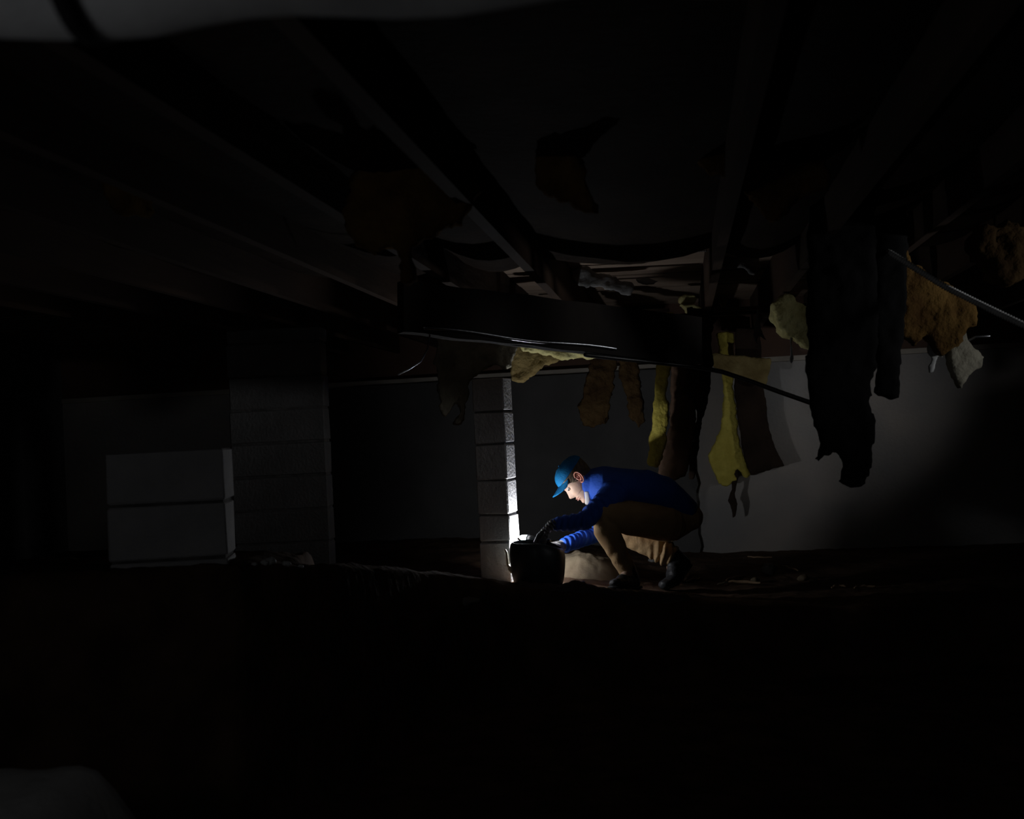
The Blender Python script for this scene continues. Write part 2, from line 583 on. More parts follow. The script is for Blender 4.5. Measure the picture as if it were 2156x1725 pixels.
def batt(name, label, cat, poly, depth, m, th=0.05, lump=0.02, jag=0.010, group=None, warp=0.05, vox=0.014, tilt=0.0, parent=None, seed=0):
    """a ragged hanging sheet: outline in photo pixels at its own depth, with real thickness, lumps and a drape.
    tilt = metres of depth gained per 100 px downwards"""
    pym = min(p[1] for p in poly)
    pts = []
    n = len(poly)
    for i in range(n):
        (ax, ay), (bx, by) = poly[i], poly[(i + 1) % n]
        A = P(ax, ay, depth)
        B = P(bx, by, depth)
        k = max(1, int((B - A).length / 0.022))
        for q in range(k):
            t = q / k
            p = A.lerp(B, t)
            o = noise.noise_vector(Vector((p.x * 31 + seed, p.z * 31, 7.7)))
            o2 = noise.noise_vector(Vector((p.x * 90 + seed, p.z * 90, 1.7)))
            p.x += jag * o.x + jag * .5 * o2.x
            p.z += jag * o.z + jag * .5 * o2.z
            pts.append(p)
    mb = MB()
    k = len(pts)
    vv = [p + Vector((0, -th / 2, 0)) for p in pts] + [p + Vector((0, th / 2, 0)) for p in pts]
    ff = [tuple(range(k)), tuple(range(2 * k - 1, k - 1, -1))]
    for i in range(k):
        ff.append((i, (i + 1) % k, k + (i + 1) % k, k + i))
    me = mesh('t', vv, ff)
    bm = bmesh.new()
    bm.from_mesh(me)
    bmesh.ops.triangulate(bm, faces=bm.faces[:])
    mb.v = [q.co.copy() for q in bm.verts]
    mb.f = [tuple(x.index for x in fc.verts) for fc in bm.faces]
    bm.free()
    bpy.data.meshes.remove(me)
    out = remeshed(mb, vox, 2)
    if len(out.vertices) == 0:
        print('EMPTY BATT', name, label)
    s0 = seed * 3.1
    displace(out, lambda c: lump * fbm(Vector((c.x + s0, c.y, c.z)), 11.0, 4) + lump * .5 * fbm(Vector((c.x, c.y + s0, c.z)), 38.0, 3))
    ztop = max(p.z for p in pts)
    if warp or tilt:
        ppm = F / depth
        for q in out.vertices:
            dz = ztop - q.co.z
            q.co.y += warp * noise.noise(Vector((q.co.x * 2.5 + s0, 0.3, q.co.z * 1.6))) + tilt * dz * ppm / 100
    o = link(name, out, m, parent)
    if parent is None:
        tag(o, label, cat, group)
    return o


HI = 'hanging_insulation'
IN = 'insulation'
batt(HI, 'bright pale yellow insulation batt wedged right above the lit slim pier', IN,
     [(1084, 690), (1180, 690), (1290, 700), (1287, 741), (1262, 750), (1245, 756), (1225, 750), (1205, 757), (1180, 757), (1160, 748), (1135, 745), (1112, 742), (1098, 738), (1089, 722)], 6.85, M['paleyellow'], 0.07, seed=1, warp=0.02)
batt(HI, 'dull tan insulation flap drooping to a rounded point right of the pier top', IN,
     [(1072, 700), (1130, 712), (1190, 745), (1180, 758), (1150, 770), (1120, 790), (1098, 806), (1078, 800), (1074, 775)], 6.98, M['tan'], 0.06, seed=2, warp=0.02)
batt(HI, 'grey insulation clump left of the pier top with a long tail', IN,
     [(925, 664), (1010, 664), (1080, 668), (1088, 738), (1076, 772), (1064, 778), (1040, 765), (1015, 782), (990, 800), (986, 830), (980, 870), (972, 892), (955, 893), (968, 868), (960, 845), (946, 868), (932, 880), (925, 830), (915, 760)], 6.60, M['greyfibre'], 0.07, seed=3, warp=0.03)
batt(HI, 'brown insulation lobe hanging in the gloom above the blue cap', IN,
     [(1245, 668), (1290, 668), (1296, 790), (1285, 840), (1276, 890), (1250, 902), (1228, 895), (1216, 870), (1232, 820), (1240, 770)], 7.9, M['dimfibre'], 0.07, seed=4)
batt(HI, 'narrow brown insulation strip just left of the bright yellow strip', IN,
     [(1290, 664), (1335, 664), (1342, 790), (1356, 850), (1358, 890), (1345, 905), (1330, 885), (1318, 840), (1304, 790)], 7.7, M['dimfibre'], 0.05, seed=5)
batt(HI, 'bright yellow insulation strip hanging straight down above the man\'s back', IN,
     [(1388, 655), (1418, 655), (1414, 770), (1406, 800), (1402, 832), (1411, 850), (1408, 880), (1402, 905), (1404, 935), (1394, 960), (1385, 983), (1364, 980), (1368, 930), (1375, 870), (1380, 800)], 7.25, M['yellow'], 0.05, lump=0.012, jag=.007, seed=6, warp=0.02)
batt('kraft_paper_facing', 'brown paper facing hanging beside the bright yellow strip', 'paper',
     [(1416, 662), (1450, 662), (1452, 800), (1464, 860), (1466, 900), (1456, 950), (1446, 1004), (1400, 1015), (1386, 1000), (1390, 960), (1408, 900)], 7.45, M['paper'], 0.03, lump=.01, seed=7, warp=0.05)
batt('torn_paper_strip', 'narrow dark paper strip dangling between brown facing and yellow flap', 'paper',
     [(1446, 650), (1500, 650), (1500, 800), (1490, 850), (1478, 890), (1470, 950), (1462, 1012), (1446, 1012), (1454, 950), (1465, 880), (1460, 850), (1440, 826), (1444, 780)], 7.15, M['darkpaper'], 0.03, lump=.01, seed=8, warp=0.02)
yf = batt(HI, 'yellow insulation flap flaring out at its forked lower end', IN,
          [(1508, 700), (1545, 700), (1543, 830), (1550, 860), (1555, 930), (1570, 972), (1580, 1000), (1568, 1004), (1552, 988), (1545, 965), (1550, 1012), (1530, 1022), (1512, 1020), (1500, 990), (1490, 960), (1508, 930), (1520, 880), (1524, 830)], 8.78, M['yellow'], 0.05, lump=0.013, jag=.008, seed=9, warp=0.02)
batt('torn_facing', None, None, [(1535, 985), (1556, 985), (1553, 1012), (1547, 1040), (1553, 1062), (1549, 1086), (1543, 1092), (1538, 1066), (1533, 1055), (1541, 1030), (1540, 1010)], 8.78, M['darkpaper'], 0.02, lump=.004, jag=.004, seed=10, warp=0, vox=.008, parent=yf)
batt('black_felt_flap', 'black felt flap with a slanting hem, right of the forked yellow flap', 'felt',
     [(1548, 690), (1600, 690), (1610, 820), (1620, 900), (1632, 940), (1652, 982), (1580, 1003), (1564, 960), (1556, 900), (1546, 830)], 8.70, M['darkpaper'], 0.025, lump=.006, jag=.004, seed=11, warp=0.02)
batt('paper_backing', 'tan paper backing sagging in a wedge under the sill', 'paper',
     [(1470, 742), (1625, 755), (1618, 795), (1611, 814), (1575, 802), (1530, 786), (1490, 768)], 8.60, M['tan'], 0.03, lump=.008, seed=12, warp=0.0)
batt(HI, 'bright tan-yellow insulation lump with a slanting lower edge, under the joists right of the girder', IN,
     [(1622, 640), (1650, 620), (1690, 640), (1730, 680), (1733, 742), (1722, 745), (1700, 736), (1680, 722), (1655, 712), (1640, 695), (1628, 672)], 6.3, M['paleyellow'], 0.09, seed=13, warp=0.02)
# dark silhouettes nearer the camera
batt('black_plastic_drape', 'big black torn plastic drape with a pointed toe hanging near the right', 'plastic sheet',
     [(1706, 400), (1850, 400), (1846, 520), (1852, 640), (1850, 760), (1845, 830), (1842, 850), (1849, 890), (1850, 930), (1848, 985), (1838, 1008), (1826, 1026), (1810, 1034), (1795, 1030), (1764, 1020), (1775, 990), (1771, 946), (1755, 952), (1740, 964), (1722, 976), (1709, 972), (1713, 955), (1724, 940), (1712, 905), (1704, 880), (1697, 850), (1693, 790), (1695, 700), (1700, 560)], 4.4, M['blackplastic'], 0.03, lump=.012, jag=.006, seed=14, warp=0.08, vox=.016)
batt('black_plastic_drape', 'shorter black plastic drape right behind the big pointed one', 'plastic sheet',
     [(1838, 420), (1905, 430), (1908, 640), (1900, 740), (1893, 800), (1891, 842), (1870, 838), (1842, 832), (1838, 700)], 4.6, M['blackplastic'], 0.03, lump=.01, jag=.005, seed=15, warp=0.03, vox=.016)
batt(HI, 'large frayed brown insulation batt hanging beside the ribbed metal cable', IN,
     [(1836, 470), (1858, 475), (1890, 520), (1915, 560), (1955, 592), (1990, 605), (2025, 628), (2048, 640), (2050, 668), (2045, 690), (2034, 682), (2026, 695), (2016, 722), (2000, 728), (1990, 735), (1986, 752), (1968, 745), (1952, 710), (1944, 690), (1926, 728), (1904, 712), (1880, 692), (1862, 662), (1846, 630), (1838, 560)], 4.9, M['brownfibre'], 0.07, lump=.016, jag=.016, seed=16, warp=0.08)
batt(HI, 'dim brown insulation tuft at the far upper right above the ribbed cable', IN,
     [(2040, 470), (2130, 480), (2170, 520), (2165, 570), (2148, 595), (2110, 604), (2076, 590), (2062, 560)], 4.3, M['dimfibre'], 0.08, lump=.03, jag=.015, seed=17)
batt(HI, 'greenish grey insulation tuft hanging below the large frayed batt', IN,
     [(1992, 690), (2024, 680), (2034, 720), (2066, 755), (2060, 775), (2040, 786), (2025, 800), (2016, 824), (2008, 806), (1998, 790), (1992, 770), (1990, 730)], 4.98, M['greyfibre'], 0.06, lump=.012, jag=.012, seed=18)
batt('torn_white_plastic', 'bright torn white plastic scrap hanging below the large frayed batt', 'plastic scrap',
     [(1954, 690), (1990, 690), (1990, 742), (1985, 752), (1976, 748), (1972, 762), (1966, 784), (1956, 786), (1954, 772), (1962, 756), (1956, 748), (1950, 738)], 4.93, M['whiteplastic'], 0.012, lump=.006, jag=.005, seed=19, warp=0, vox=.007)
# faint batts between the near joists
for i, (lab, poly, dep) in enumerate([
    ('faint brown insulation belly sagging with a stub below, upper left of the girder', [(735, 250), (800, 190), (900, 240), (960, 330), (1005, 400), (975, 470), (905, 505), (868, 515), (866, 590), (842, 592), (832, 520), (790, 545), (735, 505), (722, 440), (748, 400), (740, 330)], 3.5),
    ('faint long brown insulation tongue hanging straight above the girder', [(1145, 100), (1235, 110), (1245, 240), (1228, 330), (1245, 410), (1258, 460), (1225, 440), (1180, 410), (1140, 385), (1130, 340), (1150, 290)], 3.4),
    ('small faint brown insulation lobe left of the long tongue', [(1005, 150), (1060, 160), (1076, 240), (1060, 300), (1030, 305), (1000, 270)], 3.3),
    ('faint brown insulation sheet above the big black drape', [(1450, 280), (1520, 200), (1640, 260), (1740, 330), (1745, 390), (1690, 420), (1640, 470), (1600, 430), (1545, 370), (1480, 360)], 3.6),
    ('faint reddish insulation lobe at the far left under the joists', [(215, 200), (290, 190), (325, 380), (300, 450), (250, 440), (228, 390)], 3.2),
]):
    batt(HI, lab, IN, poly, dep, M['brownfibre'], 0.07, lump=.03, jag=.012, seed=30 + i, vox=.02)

# lit bits up between the joists behind the girder
batt('grey_paper_facing', 'grey wrinkled paper facing lit between the joists above the girder', 'paper',
     [(1193, 568), (1235, 564), (1290, 582), (1335, 600), (1330, 622), (1300, 618), (1262, 608), (1220, 604), (1204, 592)], 6.75, M['greypaper'], 0.025, lump=.012, jag=.01, seed=41, warp=0.02)
batt('grey_paper_facing', 'small grey paper shred right of the larger lit grey facing', 'paper',
     [(1336, 588), (1362, 582), (1384, 592), (1372, 600), (1350, 598)], 6.9, M['greypaper'], 0.02, lump=.01, jag=.008, seed=42, warp=0.02, vox=.01)
batt('grey_paper_facing', 'ragged grey paper hanging in shade below the thin ribbed line of the far joists', 'paper',
     [(1508, 545), (1600, 535), (1604, 565), (1590, 580), (1580, 578), (1568, 566), (1525, 566), (1515, 556)], 6.3, M['greypaper'], 0.02, lump=.012, jag=.01, seed=43, warp=0.02)
batt(HI, 'upper plump yellow insulation roll glowing at the end of the girder gap', IN,
     [(1430, 628), (1440, 622), (1462, 622), (1466, 632), (1462, 640), (1430, 640)], 7.8, M['paleyellow'], 0.10, lump=.01, jag=.004, seed=44, warp=0, vox=.01)
batt(HI, 'lower plump yellow insulation roll directly under the upper roll', IN,
     [(1432, 642), (1458, 642), (1475, 648), (1474, 664), (1456, 664), (1444, 656)], 7.75, M['paleyellow'], 0.10, lump=.01, jag=.004, seed=45, warp=0, vox=.01)
batt(HI, 'small yellow insulation tab standing apart to the right of the rolls', IN,
     [(1508, 618), (1528, 622), (1532, 634), (1526, 644), (1527, 662), (1522, 664), (1519, 645), (1512, 636)], 7.75, M['paleyellow'], 0.06, lump=.008, jag=.004, seed=46, warp=0, vox=.008)
batt('torn_white_plastic', 'pale forked plastic shred dangling from a joist, left of the tan-yellow lump', 'plastic scrap',
     [(1594, 640), (1600, 640), (1602, 690), (1608, 704), (1617, 722), (1604, 712), (1600, 708), (1594, 714), (1596, 726), (1588, 718), (1586, 708)], 7.0, M['greypaper'], 0.012, lump=.004, jag=.003, seed=47, warp=0, vox=.007)
batt('torn_white_plastic', 'thin pale plastic shred on the brown rim joist', 'plastic scrap',
     [(1476, 700), (1484, 700), (1482, 718), (1487, 732), (1481, 741), (1476, 738), (1479, 722)], 8.7, M['greypaper'], 0.014, lump=.004, jag=.003, seed=48, warp=0, vox=.008)
batt('torn_white_plastic', 'pale plastic shred hanging below the tan-yellow lump', 'plastic scrap',
     [(1660, 695), (1670, 695), (1668, 740), (1672, 755), (1668, 768), (1661, 760), (1664, 742)], 6.3, M['greypaper'], 0.012, lump=.004, jag=.003, seed=49, warp=0, vox=.007)

# ------------------------------------------------------------------ pipes, cables
def tube(name, label, cat, pts, r, m, n=12, parent=None):
    o = MB().sweep(pts, [r] * len(pts), n, up=AX[2]).build(name, m, parent)
    if parent is None:
        tag(o, label, cat)
    return o


pp = [ga.lerp(gb, t) + Vector((0, .02, -.013)) for t in (.58, .7, .8, .9, .97)]
for px, py, y in ((1520, 783, 5.72), (1580, 803, 5.68), (1640, 825, 5.64), (1700, 846, 5.6), (1745, 862, 5.58)):
    pp.append(P(px, py, y))
tube('drain_pipe', 'thin black pipe sloping down below the girder towards the big black drape', 'pipe', pp, 0.012, M['blackpipe'])

# shiny conduit added to stand for a highlight along the girder's lower edge
pp = [ga.lerp(gb, .06 + .62 * t) + Vector((0, -.004, .028 + .006 * math.sin(t * 9))) - gdn * .011 for t in [i / 30 for i in range(31)]]
cnd = tube('highlight_conduit', 'thin shiny metal line added as a highlight along the lower edge of the girder', 'conduit', pp, 0.009, M['metal'])


def ribbed(name, label, cat, pts, r, pitch, m):
    """flexible armoured cable: closely stacked rings"""
    d = 0.0
    out, rad = [], []
    P_ = [Vector(p) for p in pts]
    for a, b in zip(P_[:-1], P_[1:]):
        L = (b - a).length
        k = max(1, int(L / pitch * 4))
        for i in range(k):
            p = a.lerp(b, i / k)
            out.append(p)
            rad.append(r * (1 + 0.28 * math.cos(len(out) * math.pi / 2)))
    o = MB().sweep(out, rad, 10, up=AX[2]).build(name, m)
    return tag(o, label, cat)


ribbed('armoured_cable', 'ribbed metal cable slanting down to the right past the frayed brown batt', 'cable',
       [P(1870, 530, 4.55), P(1930, 567, 4.45), P(1990, 604, 4.35), P(2050, 634, 4.25), P(2110, 663, 4.15), P(2175, 694, 4.05)], 0.011, 0.012, M['cable'])
ribbed('armoured_cable', 'short ribbed metal cable glinting level between the far joists', 'cable',
       [P(1440, 530, 6.0), P(1500, 527, 6.0), P(1560, 526, 6.0)], 0.006, 0.012, M['metal'])
tube('metal_strap', 'short bright metal strap at the right edge under the ribbed cable', 'strap', [P(2018, 728, 5.0), P(2036, 718, 5.0), P(2054, 709, 4.98), P(2082, 708, 4.98)], 0.007, M['metal'])
tube('lit_edge_wire', 'short bright wire added as a lit edge, slanting up to the left end of the girder', 'wire',
     [P(838, 789, 5.1), P(862, 777, 5.1), P(886, 761, 5.1), P(900, 735, 5.1), P(905, 706, 5.12)], 0.004, M['metal'], 8)  # bright wire added to draw a lit edge

# big wrapped duct close to the camera, top left
dp = [Vector((-1.6 + 2.3 * i / 40, 1.20 + 0.02 * math.sin(i), 1.475 - 0.004 * i / 40 + .045 * i / 40)) for i in range(41)]
dr = [0.11 * (1 + 0.02 * noise.noise(Vector((i * .7, 0, 0)))) for i in range(41)]
duct = MB().sweep(dp, dr, 40, up=AX[2])
duct = duct.build('wrapped_duct', M['duct'])
tag(duct, 'pale wrapped duct crossing close to the camera at the top left corner', 'duct')
k = 20
mb = MB().sweep([dp[k] - Vector((.012, 0, 0)), dp[k], dp[k] + Vector((.012, 0, 0))], [0.1145] * 3, 40, up=AX[2], cap=False)
mb.build('strap', M['blackplastic'], duct)

# ------------------------------------------------------------------ ground things


def rock(name, label, cat, c, rr, m, seed, parent=None, group=None, n=14, rough=0.25):
    mb = MB().ball(c, AX, rr, n)
    me = mesh(name, mb.v, mb.f)
    s = max(rr)
    displace(me, lambda q: rough * s * noise.fractal((q - Vector(c)) * (1.1 / s) + Vector((seed, 0, 0)), 1.0, 2.0, 4))
    o = link(name, me, m, parent)
    return tag(o, label, cat, group)


# heaped pale soil behind the tub
mb = MB()
vv, ff = [], []
NX, NY = 60, 40
c0 = P(1236, 1195, 7.0)
for j in range(NY + 1):
    for i in range(NX + 1):
        u, vq = i / NX * 2 - 1, j / NY * 2 - 1
        x, y = c0.x + u * 0.30, 7.02 + vq * 0.26
        r2 = math.sqrt(abs(u) ** 2.6 + vq * vq)
        h = 0.135 * sstep(1.0, 0.25, r2) if r2 < 1 else 0
        z = ground(x, y) - 0.012 + h * (1 + .25 * fbm(Vector((x, y, 0)), 6, 3)) + 0.01 * fbm(Vector((x, y, 5)), 20, 3) * (h > 0.01)
        vv.append(Vector((x, y, z)))
for j in range(NY):
    for i in range(NX):
        a = j * (NX + 1) + i
        ff.append((a, a + 1, a + NX + 2, a + NX + 1))
# a skirt so that the heap has a body
n0 = len(vv)
ring = [i for i in range(NX + 1)] + [j * (NX + 1) + NX for j in range(1, NY + 1)] + [NY * (NX + 1) + i for i in range(NX - 1, -1, -1)] + [j * (NX + 1) for j in range(NY - 1, 0, -1)]
for q in ring:
    vv.append(vv[q] - Vector((0, 0, 0.08)))
for q in range(len(ring)):
    ff.append((ring[q], n0 + q, n0 + (q + 1) % len(ring), ring[(q + 1) % len(ring)]))
ff.append(tuple(n0 + q for q in range(len(ring))))
o = MB().add(vv, ff).build('soil_mound', M['soil'])
tag(o, 'low rounded heap of pale soil behind the man\'s shins and the tub', 'mound')

# crumpled plastic sheet lying along the edge of the earth bench
vv, ff = [], []
NX, NY = 120, 10
xa, xb = P(1092, 1232, CREST).x, P(1450, 1249, CREST).x
for lay in (0, 1):
    for j in range(NY + 1):
        for i in range(NX + 1):
            x = xa + (xb - xa) * i / NX
            y = CREST - 0.03 + 0.10 * j / NY + 0.02 * noise.noise(Vector((x * 8, j * .1, 0)))
            bump = 0.040 * math.exp(-((x - P(1218, 1236, CREST).x) / 0.085) ** 2) * math.sin(math.pi * min(1, j / NY * 1.4))
            z = ground(x, y, False) + 0.020 + bump + 0.014 * abs(noise.noise(Vector((x * 19, y * 23, 1)))) + 0.008 * noise.noise(Vector((x * 60, y * 60, 4)))
            if j == 0:
                z -= 0.03
            vv.append(Vector((x, y, z - 0.004 * lay)))
n1 = (NX + 1) * (NY + 1)
for lay in (0, 1):
    for j in range(NY):
        for i in range(NX):
            a = lay * n1 + j * (NX + 1) + i
            ff.append((a, a + 1, a + NX + 2, a + NX + 1))
o = MB().add(vv, ff).build('crumpled_sheet', mat('dusty_sheet', (0.13, 0.10, 0.09), (0.07, 0.055, 0.05), 9, 0.6, 0.5, 40, spec=0.4))
tag(o, 'crumpled dusty sheet along the edge of the earth bench in front of the tub', 'sheet')

# stones, sticks and scraps on the bench to the right of the man
def on_ground(px, py, y0=5.9):
    """the bench surface seen at a photo pixel"""
    best = None
    for i in range(500):
        y = y0 + i * 0.007
        p = P(px, py, y)
        if p.z <= ground(p.x, p.y, False):
            return p
    return P(px, py, 6.5)


p = on_ground(1619, 1208)
rock('stone', 'pale rounded stone lying on the dark soil right of the black boot', 'stone', p + Vector((0, 0, 0.03)), (0.052, 0.045, 0.042), M['stone'], 3)
for i, (px, py, r, lab) in enumerate([
    (1375, 1184, 0.028, 'small tan stone lying under the man\'s tan shin'),
    (1690, 1222, 0.03, 'small dark stone right of the pale rounded stone'),
    (1712, 1226, 0.022, 'smallest dark stone at the right end of the litter'),
    (1590, 1226, 0.024, 'dark stone just left of and below the pale rounded stone')]):
    p = on_ground(px, py)
    rock('stone', lab, 'stone', p + Vector((0, 0, r * .4)), (r * 1.2, r, r * .8), M['stone'] if i == 0 else M['soil'], 5 + i, n=9)


def stick(label, a, b, r, bend=0.02, m='stick'):
    p, q = on_ground(*a), on_ground(*b)
    p.z += r
    q.z += r
    pts = []
    for i in range(9):
        t = i / 8
        s = p.lerp(q, t)
        s += Vector((0, bend * math.sin(math.pi * t), 0.010 * noise.noise(Vector((t * 5, p.x * 9, 0))) + .004))
        pts.append(s)
    o = MB().sweep(pts, [r * (1 - .35 * abs(2 * i / 8 - 1)) for i in range(9)], 8, up=AX[2]).build('stick', M[m])
    return tag(o, label, 'stick')


stick('long crooked stick lying level right of the black boot', (1536, 1230), (1600, 1233), 0.011)
stick('stick sloping up to the right, touching the long crooked stick', (1530, 1226), (1570, 1216), 0.009)
stick('short upright-leaning twig right against the sole of the black boot', (1442, 1228), (1450, 1213), 0.010, 0.0)
stick('short twig lying flat beside the boot\'s twig', (1446, 1229), (1474, 1222), 0.009)
stick('thin twig slanting down to the right behind the pale rounded stone', (1648, 1195), (1680, 1206), 0.008)
stick('thin pale splinter at the left tip of the long crooked stick', (1512, 1234), (1531, 1231), 0.007, 0.0, 'creamplastic')
stick('pale twig at the far right end of the soil bench', (1800, 1243), (1842, 1240), 0.010)
stick('small pinkish twig between the boot and the far right pale twig', (1752, 1242), (1780, 1240), 0.010)
stick('thin straw lying on the earth far behind the pale stone', (1575, 1176), (1625, 1176), 0.007, 0.0)

# bright flakes of rubble on the crest near the low pier
for i, (px, py, r, lab) in enumerate([(558, 1192, 0.012, 'first bright rubble flake of the pair under the broad pier'),
                                      (568, 1191, 0.019, 'biggest bright rubble flake under the broad pier'),
                                      (603, 1194, 0.014, 'bright rubble flake right of the biggest one'),
                                      (633, 1192, 0.009, 'tiny rubble flake farthest right under the broad pier'),
                                      (536, 1189, 0.009, 'tiny rubble flake farthest left under the broad pier'),
                                      ]):
    y = 4.0
    for _ in range(30):                     # just behind the edge of the earth bench
        y = float(np.interp(P(px, py, y).x, GX, GC)) + 0.015
    q = P(px, py, y)
    z = ground(q.x, q.y, True)
    rock('rubble_flake', lab, 'rubble', Vector((q.x, q.y, z + r * .5)), (r * 1.3, r, r * .8), M['whiteplastic'], 20 + i, n=8, rough=.35)
q = on_ground(985, 1280, 4.6)
rock('stone', 'faint flat stone below the bench edge, in front of and left of the tub', 'stone', Vector((q.x, q.y, ground(q.x, q.y) + .005)), (0.06, 0.04, 0.02), M['stone'], 31, n=9)

# pale foundation lump close to the camera, bottom left
vv, ff = [], []
NX, NY = 40, 24
for j in range(NY + 1):
    for i in range(NX + 1):
        u, t = i / NX, j / NY
        x, y = -2.3 + 1.65 * u, 2.0 + 1.0 * t
        hgt = 0.61 * sstep(1.0, 0.72, u) * sstep(0, .35, t) * sstep(1.0, .75, t)
        vv.append(Vector((x, y, LOW - 0.03 + hgt + 0.012 * fbm(Vector((x, y, 0)), 7, 3))))
for j in range(NY):
    for i in range(NX):
        a = j * (NX + 1) + i
        ff.append((a, a + 1, a + NX + 2, a + NX + 1))
n0 = len(vv)
ring = [i for i in range(NX + 1)] + [j * (NX + 1) + NX for j in range(1, NY + 1)] + [NY * (NX + 1) + i for i in range(NX - 1, -1, -1)] + [j * (NX + 1) for j in range(NY - 1, 0, -1)]
for q in ring:
    vv.append(vv[q] - Vector((0, 0, 0.08)))
for q in range(len(ring)):
    ff.append((ring[q], n0 + q, n0 + (q + 1) % len(ring), ring[(q + 1) % len(ring)]))
ff.append(tuple(n0 + q for q in range(len(ring))))
o = MB().add(vv, ff).build('concrete_lump', M['palelump'])
tag(o, 'pale concrete lump on the earth close to the camera at the lower left corner', 'concrete lump')

# ------------------------------------------------------------------ the tub
TY = 6.29
tl, tr = P(1073, 1180, TY), P(1190, 1180, TY)
tc = (tl + tr) / 2
R = (tr - tl).length / 2
zt = P(1130, 1146, TY - R).z
zb = ground(tc.x, TY, False)
tub = empty('tub', (tc.x, TY, zb), 'round black plastic tub the man is reaching into', 'tub')
hh = zt - zb
# soft-sided tub, slightly slanting rim (higher on the left), wall with thickness
mb = MB()
prof = [(0.0, .82), (0.006, .86), (.08, .90), (.25, .945), (.5, .985), (.72, 1.0), (.86, .985), (.955, .95), (1.0, .90), (1.005, .875), (.985, .86), (.9, .90), (.6, .93), (.2, .88), (.06, .80), (.05, .3), (.05, 0.02)]
nseg = 72
vv, ff = [], []
for h, r in prof:
    for j in range(nseg):
        q = 2 * math.pi * j / nseg
        wob = 1 + 0.012 * math.sin(3 * q + 1) + 0.008 * math.sin(7 * q)
        x, y = R * r * wob * math.cos(q), R * r * wob * math.sin(q)
        z = hh * h * (1 - 0.22 * max(0, x / R) ** 1.5 * h)
        vv.append(Vector((tc.x + x, TY + y, zb + z)))
for i in range(len(prof) - 1):
    for j in range(nseg):
        ff.append((i * nseg + j, i * nseg + (j + 1) % nseg, (i + 1) * nseg + (j + 1) % nseg, (i + 1) * nseg + j))
ff.append(tuple(reversed(range(nseg))))
ff.append(tuple((len(prof) - 1) * nseg + j for j in range(nseg)))
mb.add(vv, ff).build('shell', M['tub'], tub)
# pale scuffed tag low on the front
for k, (px, py, s) in enumerate([(1115, 1204, .006), (1121.5, 1203, .008)]):
    q = P(px, py, TY)
    ang = math.asin(max(-1, min(1, (q.x - tc.x) / (R * .90))))
    c = Vector((q.x, TY - R * .905 * math.cos(ang), q.z))
    MB().box(c, (Vector((math.cos(ang), math.sin(ang), 0)), Vector((-math.sin(ang), math.cos(ang), 0)), AX[2]), (s, .004, .005), .001).build('tag', M['creamplastic'], tub)

# cream waste pipe with an elbow, left of the tub
py_ = TY + 0.09
pts = [P(1064, 1159, py_), P(1067, 1165, py_), P(1068, 1178, py_), P(1069.5, 1190, py_), P(1073, 1195, py_ - .01), P(1079, 1196.5, py_ - .02)]
wpipe = empty('waste_pipe', pts[2], 'slender cream plastic pipe with an elbow just left of the tub', 'pipe')
MB().sweep(pts[:4], [.0065, .0065, .007, .008], 12, up=AX[1]).build('riser', M['creamplastic'], wpipe)
MB().sweep(pts[3:], [.009, .010, .0095], 12, up=AX[1]).build('elbow', M['creamplastic'], wpipe)
MB().sweep([P(1072, 1199, py_ - .02), P(1077, 1204, py_ - .03), P(1082, 1206, py_ - .03)], [.007, .009, .008], 12, up=AX[1]).build('stub', M['creamplastic'], wpipe)

# ------------------------------------------------------------------ the torch in the man's hand
LY = 6.47
t0, t1 = P(1158, 1140, 6.41), P(1093, 1131.5, 6.54)
ta = (t1 - t0).normalized()
TL = (t1 - t0).length
torch = empty('torch', (t0 + t1) / 2, 'switched-on torch with a glowing domed cap held over the tub', 'torch')
MB().lathe(t0, ta, [(0, .011), (.003, .013), (TL * .45, .013), (TL * .50, .015), (TL * .56, .0205), (TL * .70, .0215), (TL * .705, .019)], 28).build('body', M['torch'], torch)
MB().lathe(t0, ta, [(TL * .69, .0225), (TL * .70, .0235), (TL * .712, .0235), (TL * .715, .019)], 28).build('bezel', M['metal'], torch)
MB().lathe(t0, ta, [(TL * .708, .0195), (TL * .74, .0195), (TL * .84, .0175), (TL * .92, .013), (TL * .98, .006), (TL, .001)], 28).build('lens', M['lens'], torch)
torch.children[-1]['label'] = 'glowing domed lens'

# ------------------------------------------------------------------ the man
man = empty('person', P(1350, 1235, 6.6), 'man in blue jacket and cap crouching over the black tub, torch in hand', 'person')


def J(px, py, y):
    return P(px, py, y)


# joints: near side = his left
nSh, nEl, nWr = J(1290, 1040, 6.51), J(1230, 1099, 6.39), J(1162, 1105, 6.38)
fSh, fEl, fWr = J(1268, 1035, 6.90), J(1262, 1124, 6.89), J(1181, 1150, 6.69)
nHip, nKn, nAn = J(1405, 1101, 6.56), J(1258, 1082, 6.46), J(1322, 1202, 6.455)
fHip, fKn, fAn = J(1405, 1101, 6.80), J(1276, 1104, 6.80), J(1418, 1172, 6.72)
pel, ches, nk = J(1412, 1080, 6.69), J(1310, 1030, 6.70), J(1252, 1012, 6.70)

